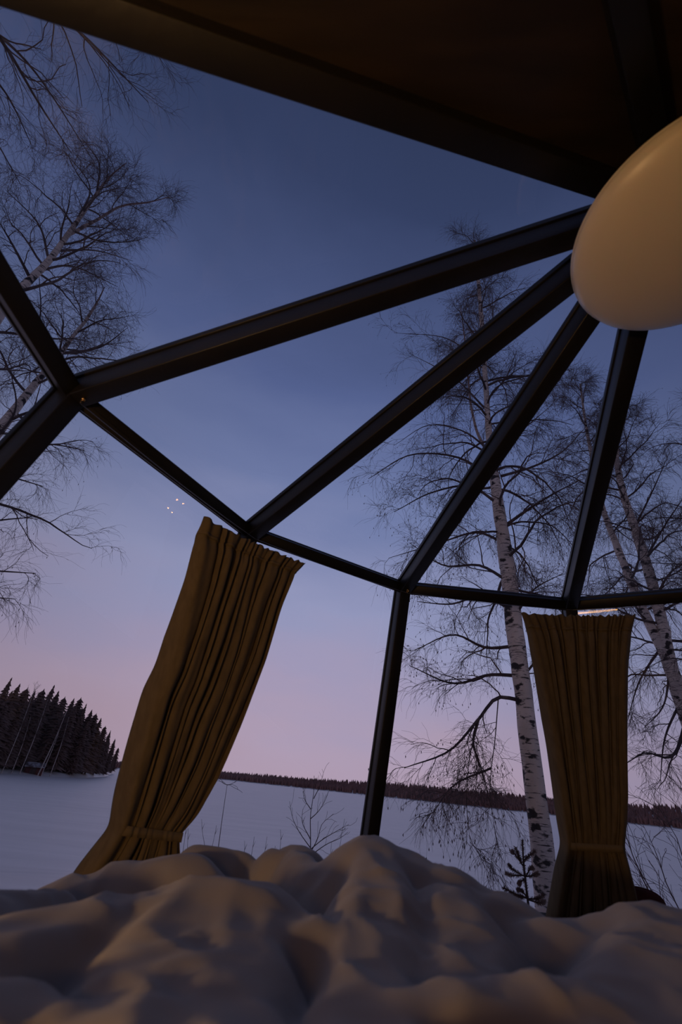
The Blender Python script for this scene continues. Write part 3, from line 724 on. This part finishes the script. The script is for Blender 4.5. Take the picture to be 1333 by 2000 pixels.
# overhanging birch, its limbs drooping in at the top left corner
t7 = [npv(-4.6, .2, 0), npv(-4.5, .25, 2), npv(-4.3, .35, 4), npv(-4.1, .5, 5.6), npv(-3.9, .6, 7)]; t7 = [to_ground(t7[0])]+t7
birch('birch overhanging the roof, branches drooping in at top left', None, [(t7, [.13, .12, .1, .08, .05, .02])],
      [lbz((3.6, 3.6, 3.7, 3.8), .022, (-120, -60), (0, 75), (75, 200), (140, 300)), lbz((3.3, 3.3, 3.4, 3.5), .02, (30, -90), (100, 5), (190, 95), (290, 200)),
       lbz((3.7, 3.8, 3.9), .016, (-60, 20), (60, 130), (180, 310)), lbz((3.8, 3.9, 4.0), .016, (-100, 80), (10, 180), (65, 290)),
       lbz((3.2, 3.2, 3.3), .016, (60, -110), (190, 0), (320, 110)), lbz((3.9, 4.0, 4.0), .014, (-120, 180), (-20, 260), (40, 360))],
      [(0, 10, .6, 1, 1.2, .8, .1, 20, 45)], 41, dens=(11, 7, 4), twig_len=.95, catkins=0, tr=.75)

# small bare sapling and dry stalks on the shore
def little(name, label, cat, D, stem, r, branches, seed, group=None, k=5, fine=0):
    pts = pl(D, *stem); g = to_ground(pts[0]); pts = [g]+pts
    root = tag(empty(name, g), label, cat, group)
    P = smooth_poly(pts, 16); V, Fq = tubes(P[None], np.linspace(r, r*.35, 16)[None], k); link_mesh('stem', V, Fq, M['stalk'], parent=root, smooth=True)
    rg = np.random.default_rng(seed)
    for br in branches:
        B = smooth_poly(pl(D+rg.uniform(-.25, .25), *br), 9); V, Fq = tubes(B[None], np.linspace(r*.6, r*.2, 9)[None], 4)
        b = link_mesh('branch', V, Fq, M['stalk'], parent=root, smooth=True)
        if fine:
            p, d, t, par = spawn(B[None], fine, .2, 1, .6, rg); Pf = grow(p, d, rg.uniform(.06, .2, len(p)), 4, 0.0, .2, rg)
            V, Fq = tubes(Pf, np.full((len(Pf), 5), .0016), 3); o = link_mesh('twigs', V, Fq, M['stalk']); o.parent = b; o['kind'] = 'stuff'
            o.matrix_parent_inverse = (root.matrix_basis @ b.matrix_parent_inverse).inverted()
    return root
little('sapling', 'small bare sapling on the shore just left of the middle post', 'sapling', 6.0, [(606, 1690), (607, 1640), (607, 1590), (613, 1550), (614, 1515)], .008,
       [[(606, 1655), (585, 1625), (572, 1598), (566, 1565)], [(607, 1640), (590, 1600), (592, 1580)], [(607, 1580), (595, 1560), (592, 1545)], [(606, 1600), (622, 1585), (632, 1570), (640, 1553)],
        [(608, 1658), (630, 1640), (655, 1625), (682, 1610)], [(607, 1665), (622, 1635), (628, 1612), (652, 1590)], [(613, 1560), (625, 1535), (632, 1510)], [(608, 1670), (640, 1648), (668, 1635), (680, 1625)]], 5, fine=7)
stk = [((426, 1660), (434, 1600), (444, 1533)), ((401, 1660), (395, 1620), (394, 1600)), ((413, 1660), (420, 1630), (423, 1612)), ((358, 1660), (362, 1630), (366, 1600)), ((366, 1665), (367, 1640), (368, 1618)),
       ((476, 1680), (478, 1660), (478, 1642)), ((490, 1680), (494, 1655), (497, 1634)), ((513, 1690), (518, 1660), (522, 1634)), ((547, 1660), (549, 1640), (548, 1620)), ((530, 1690), (536, 1668), (538, 1652)),
       ((645, 1690), (646, 1670), (648, 1645)), ((658, 1690), (662, 1665), (668, 1632))]
names = ['tall dry weed stalk with a flat flower head, right of the left curtain', 'bent dry weed stalk left of the tall flowering one', 'short dry stalk leaning against the tall flowering one', 'leftmost dry stalk, touching the left curtain edge', 'second short dry stalk at the left curtain edge',
         'dry stalk over the left duvet bump, leftmost of three', 'dry stalk over the left duvet bump, middle of three', 'dry stalk in the dip between the two duvet bumps', 'dry stalk just above the small round duvet bump', 'short dry stalk at the left foot of the round duvet bump',
         'short dry stalk right of the small sapling', 'dry stalk between the sapling and the middle post']
for i, (s, nm) in enumerate(zip(stk, names)):
    D = 5.2+.15*(i % 4)
    r = little('dry_stalk', nm, 'plant', D, list(s), .006 if i == 0 else .004, [[s[-1], (s[-1][0]-8, s[-1][1]-3)], [s[-1], (s[-1][0]+9, s[-1][1]-1)]] if i == 0 else [[(s[1][0], s[1][1]), (s[1][0]+5, s[1][1]-12)]], 50+i, 'dry stalks on the shore', fine=4 if i == 0 else 0)
# bare shrub at the right edge
rg = np.random.default_rng(77); sb = at_h(1345, 1745, 6.5); sb = to_ground(sb)
sh = tag(empty('bare_shrub', sb), 'low bare shrub on the snow at the lower right edge', 'shrub')
for i in range(16):
    az = rg.uniform(0, 2*math.pi); e = rg.uniform(.7, 1.35); d = npv(math.cos(az)*math.cos(e), math.sin(az)*math.cos(e), math.sin(e))
    B = grow(sb[None]+rg.normal(0, .06, (1, 3))*npv(1, 1, 0), d[None], npv(rg.uniform(1.2, 1.9)), 9, .03, .1, rg); V, Fq = tubes(B, np.linspace(.01, .003, 10)[None], 4)
    b = link_mesh('branch', V, Fq, M['twig'], parent=sh)
    p, d, t, par = spawn(B, 10, .2, 1, .5, rg); P2 = grow(p, d, rg.uniform(.2, .6, len(p)), 5, .02, .12, rg); p, d, t, par = spawn(P2, 4, .1, 1, .5, rg); P3 = grow(p, d, rg.uniform(.1, .25, len(p)), 4, .02, .12, rg)
    V, Fq = merge([tubes(P2, np.full((len(P2), 6), .003), 3), tubes(P3, np.full((len(P3), 5), .002), 3)])
    o = link_mesh('twigs', V, Fq, M['twig']); o.parent = b; o['kind'] = 'stuff'; o.matrix_parent_inverse = (sh.matrix_basis @ b.matrix_parent_inverse).inverted()

# little spruce beside the big trunk
def young_spruce(D):
    pts = pl(D, (1042, 1820), (1033, 1770), (1027, 1720), (1023, 1680), (1021, 1640)); g = to_ground(pts[0]); root = tag(empty('young_spruce', g), 'knee-high young spruce standing just left of the thick birch trunk', 'tree')
    rg = np.random.default_rng(3)
    P = smooth_poly([g]+pts, 20); V, Fq = tubes(P[None], np.linspace(.014, .005, 20)[None], 7); tr = link_mesh('trunk', V, Fq, M['trunk_dark'], parent=root, smooth=True)
    def needles(B, n, ln):
        t = rg.uniform(.12, 1, n); f = t*(len(B)-1.001); i = f.astype(int); p = B[i]+(B[i+1]-B[i])*(f-i)[:, None]; T = nrm(B[i+1]-B[i])
        U = nrm(np.cross(T, rg.normal(0, 1, (n, 3)))); d = nrm(T*.75+U); q = np.stack([p, p+d*ln], 1)
        return tubes(q, np.tile(npv(.0016, .0007), (n, 1)), 3)
    sh = [[(1021, 1690), (1012, 1668), (1008, 1655)], [(1022, 1690), (1009, 1672), (1001, 1665)], [(1024, 1680), (1034, 1672), (1046, 1662)],
          [(1027, 1710), (1008, 1710), (988, 1705)], [(1026, 1712), (1008, 1702), (994, 1690)], [(1027, 1712), (1040, 1710), (1052, 1706)], [(1028, 1716), (1018, 1722), (1014, 1728)], [(1028, 1712), (1034, 1700), (1042, 1697)],
          [(1031, 1755), (1008, 1746), (984, 1734)], [(1031, 1752), (1015, 1752), (1000, 1748)], [(1031, 1755), (1045, 1756), (1062, 1748)], [(1032, 1757), (1048, 1762), (1064, 1760)], [(1030, 1752), (1022, 1742), (1012, 1738)],
          [(1036, 1785), (1048, 1800), (1062, 1805)], [(1036, 1785), (1020, 1800), (1004, 1806)]]
    for k, s in enumerate(sh):
        q = [at_h(x, y, D+ (0 if a == 0 else rg.uniform(-.12, .12)*a)) for a, (x, y) in enumerate(s)]
        B = smooth_poly(q, 10); V, Fq = tubes(B[None], np.linspace(.005, .003, 10)[None], 5); b = link_mesh('branch', V, Fq, M['trunk_dark'], parent=root, smooth=True)
        V, Fq = needles(B, 220, .02); o = link_mesh('needles', V, Fq, M['needle']); o.parent = b; o['kind'] = 'stuff'; o.matrix_parent_inverse = (root.matrix_basis @ b.matrix_parent_inverse).inverted()
    V, Fq = needles(P[12:], 260, .02); o = link_mesh('needles', V, Fq, M['needle']); o.parent = tr; o['kind'] = 'stuff'; o.matrix_parent_inverse = (root.matrix_basis @ tr.matrix_parent_inverse).inverted()
young_spruce(4.2)

# ------------------------------------------------------------------ wooded point across the ice on the left
LAKE = -2.62
def on_lake(px, py):
    d = ray(px, py); return d*(LAKE/d[2])
def spruce_mesh(seed, h=1.0):
    g = np.random.default_rng(seed); V, Fc = [], []; layers = 26
    for l in range(layers):
        t = l/(layers-1); z = .10+.86*t; r = (.15*(1-t)**(.5, .62, .8, .42, .7)[seed % 5]+.010)*g.uniform(.75, 1.2); k = 9; base = len(V); rot = g.uniform(0, 6)
        V.append((0, 0, min(1.0, z+.05+.02*(1-t))))
        for i in range(2*k):
            a = rot+math.pi*i/k; rr = r*(1.0*g.uniform(.7, 1.25) if i % 2 == 0 else .42); V.append((rr*math.cos(a), rr*math.sin(a), z-.035*(1-t)*(1.4 if i % 2 == 0 else .4)+g.normal(0, .006)))
        for i in range(2*k): Fc.append((base, base+1+i, base+1+(i+1) % (2*k)))
    return np.array(V), np.array(Fc)
variants = []
for s in range(5):
    V, Fc = spruce_mesh(200+s); o = link_mesh('spruce', V, Fc, M['needle'], loc=(0, 0, 0)); tv, tf = tubes(np.array([[[0, 0, -.02], [0, 0, .5], [0, 0, .98]]]), np.array([[.014, .009, .002]]), 6)
    tk = link_mesh('trunk', tv, tf, M['trunk_dark'], loc=(0, 0, 0)); tk.parent = o; variants.append((o, tk))
rg = np.random.default_rng(91)
shore = [(-90, 1509), (-30, 1509), (20, 1511), (70, 1515), (120, 1518), (165, 1519), (205, 1517), (224, 1509)]
tops = [(-90, 1300), (-30, 1318), (12, 1333), (45, 1322), (75, 1352), (110, 1350), (135, 1378), (165, 1392), (195, 1425), (215, 1440), (226, 1475)]
SX = [p[0] for p in shore]; SY = [p[1] for p in shore]; TX = [p[0] for p in tops]; TY = [p[1] for p in tops]
first = [True]*5
def put_spruce(px, top_y, push, label, group, v, fat):
    b = on_lake(px, np.interp(px, SX, SY)-.3); dd = nrm(b*npv(1, 1, 0)); b2 = b+dd*push; b2[2] = LAKE+.15+.05*push
    D = math.hypot(b2[0], b2[1]); hgt = max(5.0, at_h(px, top_y, D)[2]-b2[2]); o0, k0 = variants[v]
    if first[v]: o, k = o0, k0; first[v] = False
    else:
        o = o0.copy(); C.objects.link(o); k = k0.copy(); C.objects.link(k); k.parent = o
    o.location = tuple(b2); o.scale = (hgt*fat, hgt*fat, hgt); o.rotation_euler = (0, 0, rg.uniform(0, 6.28)); tag(o, label, 'tree', group)
ordn = ['rightmost', 'second from the right', 'third from the right', 'fourth from the right', 'fifth from the right', 'sixth from the right', 'seventh from the right', 'eighth from the right', 'ninth from the right', 'tenth from the right']
sky = [221, 207, 192, 178, 163, 150, 138, 122, 106, 92, 72, 54, 40, 22, 5, -14, -34, -58]
for i, px in enumerate(sky):
    if i < 10: lb_ = f'dark spruce, {ordn[i]} of the skyline on the wooded point'
    else: lb_ = ['dark spruce above the brightest birch stem on the wooded point', 'tall dark spruce above the red shed on the wooded point', 'tallest dark spruce on the skyline of the wooded point', 'dark spruce second left of the tallest on the wooded point',
                 'dark spruce at the left picture edge on the wooded point', 'dark spruce just beyond the left picture edge', 'dark spruce further beyond the left picture edge', 'last dark spruce beyond the left picture edge'][i-10]
    put_spruce(px-6, np.interp(px, TX, TY)+rg.uniform(-5, 7), 3+rg.uniform(0, 4), lb_, 'spruces on the wooded point', i % 5, rg.uniform(1.0, 1.35))
cnt = 0
for row in range(3):
    for x in np.arange(-80, 222, 10.5):
        px = x+rg.uniform(-4, 4)
        if row < 2 and 34 < px < 96: continue           # the clearing with the shed
        put_spruce(px, np.interp(px+6, TX, TY)+rg.uniform(14, 60), .5+row*6+rg.uniform(0, 4), 'dark spruce standing below the skyline within the close-set wood on the point', 'spruces within the wood on the point', cnt % 5, rg.uniform(1.1, 1.5)); cnt += 1
# low snowy shore under them
sp_ = [on_lake(x, y) for x, y in shore]; V = []; 
for p in sp_:
    d = nrm(p*npv(1, 1, 0)); V += [p-npv(0, 0, .1)-d*1.5, p+d*2+npv(0, 0, .5), p+d*30+npv(0, 0, 2.0)]
Fc = [(3*i+a, 3*i+3+a, 3*i+4+a, 3*i+1+a) for i in range(len(sp_)-1) for a in (0, 1)]
struct(link_mesh('snowy_shore_bank', np.array(V), np.array(Fc), M['snow'], smooth=True))
# pale bare birches along that shore
fb = [((3, 1500), (68, 1345)), ((38, 1498), (95, 1362)), ((73, 1500), (132, 1385)), ((80, 1496), (128, 1392)), ((97, 1505), (135, 1400)), ((22, 1500), (60, 1400))]
fl = ['slim pale birch stem at the left end of the wooded point', 'pale birch leaning right before the shed on the point', 'brightest white birch stem on the wooded point, leaning right', 'faint birch stem just left of the brightest one on the point', 'faint birch stem right of the brightest one on the point', 'faint birch stem between the leftmost two on the point']
for i, ((x0, y0), (x1, y1)) in enumerate(fb):
    b = on_lake(x0, np.interp(x0, SX, SY)); d = nrm(b*npv(1, 1, 0)); b = b-d*1.0+npv(0, 0, .0); D = math.hypot(b[0], b[1]); t = at_h(x1, y1, D)
    root = tag(empty('slim_birch', b), fl[i], 'tree', 'slim birches on the wooded point')
    mid = (b+t)/2+npv(.2, 0, 0); P = smooth_poly([b-npv(0, 0, .3), mid, t], 14); r = (.11 if i == 2 else .075)
    V, Fq = tubes(P[None], np.linspace(r, r*.3, 14)[None], 7); o = link_mesh('trunk', V, Fq, M['birch'], parent=root, smooth=True)
    p, dd, tt, par = spawn(P[None], 26, .45, 1, .7, rg); P2 = grow(p, dd, rg.uniform(.8, 2.2, len(p)), 6, .02, .15, rg); p, dd, tt, par = spawn(P2, 6, .2, 1, .5, rg); P3 = grow(p, dd, rg.uniform(.4, 1.0, len(p)), 4, .03, .15, rg)
    V, Fq = merge([tubes(P2, np.tile(np.linspace(.025, .01, 7), (len(P2), 1)), 3), tubes(P3, np.full((len(P3), 5), .01), 3)]); o = link_mesh('twigs', V, Fq, M['twig'], parent=root); o['kind'] = 'stuff'
# small red shed with a snowy roof at the foot of the trees
b = on_lake(62, 1513.8); d = nrm(b*npv(1, 1, 0)); s = np.cross(npv(0, 0, 1), d)*-1; b = b-d*1.5
hut = tag(empty('shed', b), 'small dark red shed with patchy roof snow at the wooded point', 'shed')
V, Fc = box_pts(b-s*1.4-npv(0, 0, .2), s*2.8, d*2.6, npv(0, 0, 1.5)); link_mesh('wall', V, Fc, M['red_board'], parent=hut)
rf = np.array([b-s*1.6-d*.3+npv(0, 0, 1.2), b+s*1.6-d*.3+npv(0, 0, 1.2), b+s*1.6+d*1.3+npv(0, 0, 1.8), b-s*1.6+d*1.3+npv(0, 0, 1.8), b+s*1.6+d*2.9+npv(0, 0, 1.2), b-s*1.6+d*2.9+npv(0, 0, 1.2)])
V = np.concatenate([rf, rf+npv(0, 0, .14)]); Fc = [(0, 1, 2, 3), (3, 2, 4, 5), (6, 7, 8, 9), (9, 8, 10, 11), (0, 1, 7, 6), (5, 4, 10, 11), (1, 2, 8, 7), (2, 4, 10, 8), (0, 3, 9, 6), (3, 5, 11, 9)]
link_mesh('roof', V, Fc, M['shed_snow'], parent=hut)
V, Fc = box_pts(b-s*.5-d*.06-npv(0, 0, .1), s*.9, d*.05, npv(0, 0, 1.3)); link_mesh('door', V, Fc, M['trunk_dark'], parent=hut)

# ------------------------------------------------------------------ far shore: wooded hills
xs_ = [150, 235, 300, 420, 520, 600, 680, 760, 820, 900, 960, 1060, 1150, 1240, 1333, 1420]
tops_ = [1487, 1496, 1501, 1505, 1511, 1518, 1522, 1526, 1529, 1538, 1542, 1553, 1562, 1567, 1569, 1572]
DF = 900.0
A = []
for x, y in zip(xs_, tops_):
    d = ray(x, y); az = math.atan2(d[0], d[1]); A.append((az, DF*math.tan(math.asin(d[2]))))
A = np.array(A); az = np.linspace(A[0, 0]-.0, A[-1, 0]+.25, 240); hh = np.interp(az, A[:, 0], A[:, 1])
TREE = 9.0
V = []
for a, h_ in zip(az, hh):
    for dd, zz in ((0, -.3), (12, .9), (60, max(1.0, .25*(h_-TREE-LAKE))), (260, max(1.5, h_*1.25-TREE-LAKE)), (600, max(1, .5*h_))):
        V.append((math.sin(a)*(DF+dd), math.cos(a)*(DF+dd), LAKE+zz))
n = len(az); Fc = [(5*i+a, 5*i+5+a, 5*i+6+a, 5*i+1+a) for i in range(n-1) for a in range(4)]
struct(link_mesh('far_shore_hill', np.array(V), np.array(Fc), M['snow'], smooth=True))
rg = np.random.default_rng(5); NT = 9000
ta = rg.uniform(az[0], az[-1], NT); td = 14+246*rg.uniform(0, 1, NT)**1.3
hb = np.interp(ta, az, hh)
zz = np.where(td < 60, .9+(np.maximum(1.0, .25*(hb-TREE-LAKE))-.9)*(td-12)/48, np.maximum(1.0, .25*(hb-TREE-LAKE))+(np.maximum(1.5, hb*1.25-TREE-LAKE)-np.maximum(1.0, .25*(hb-TREE-LAKE)))*(td-60)/200)
th = TREE*rg.uniform(.65, 1.25, NT); tw = th*rg.uniform(.16, .26, NT); k = 5
bx = np.sin(ta)*(DF+td); by = np.cos(ta)*(DF+td); bz = LAKE+zz
a = np.arange(k)*2*np.pi/k
ring = np.stack([bx[:, None]+tw[:, None]*np.cos(a), by[:, None]+tw[:, None]*np.sin(a), np.repeat((bz+.3)[:, None], k, 1)], -1)
ring2 = np.stack([bx[:, None]+.75*tw[:, None]*np.cos(a+.6), by[:, None]+.75*tw[:, None]*np.sin(a+.6), np.repeat((bz+.5*th)[:, None], k, 1)], -1)
tip = np.stack([bx, by, bz+th], -1)[:, None]
V = np.concatenate([ring, ring2, tip], 1).reshape(-1, 3); s = np.arange(NT)[:, None]*(2*k+1); ii = np.arange(k); i2 = (ii+1) % k
F1 = np.stack([s+ii, s+i2, s+k+i2], -1).reshape(-1, 3); F2 = np.stack([s+ii, s+k+i2, s+k+ii], -1).reshape(-1, 3); F3 = np.stack([s+k+ii, s+k+i2, np.broadcast_to(s+2*k, (NT, k))], -1).reshape(-1, 3)
o = link_mesh('distant_forest', V, np.concatenate([F1, F2, F3]), M['farwood'])
tag(o, 'band of dark brown forest along the far shore of the lake', 'forest', None, 'stuff')
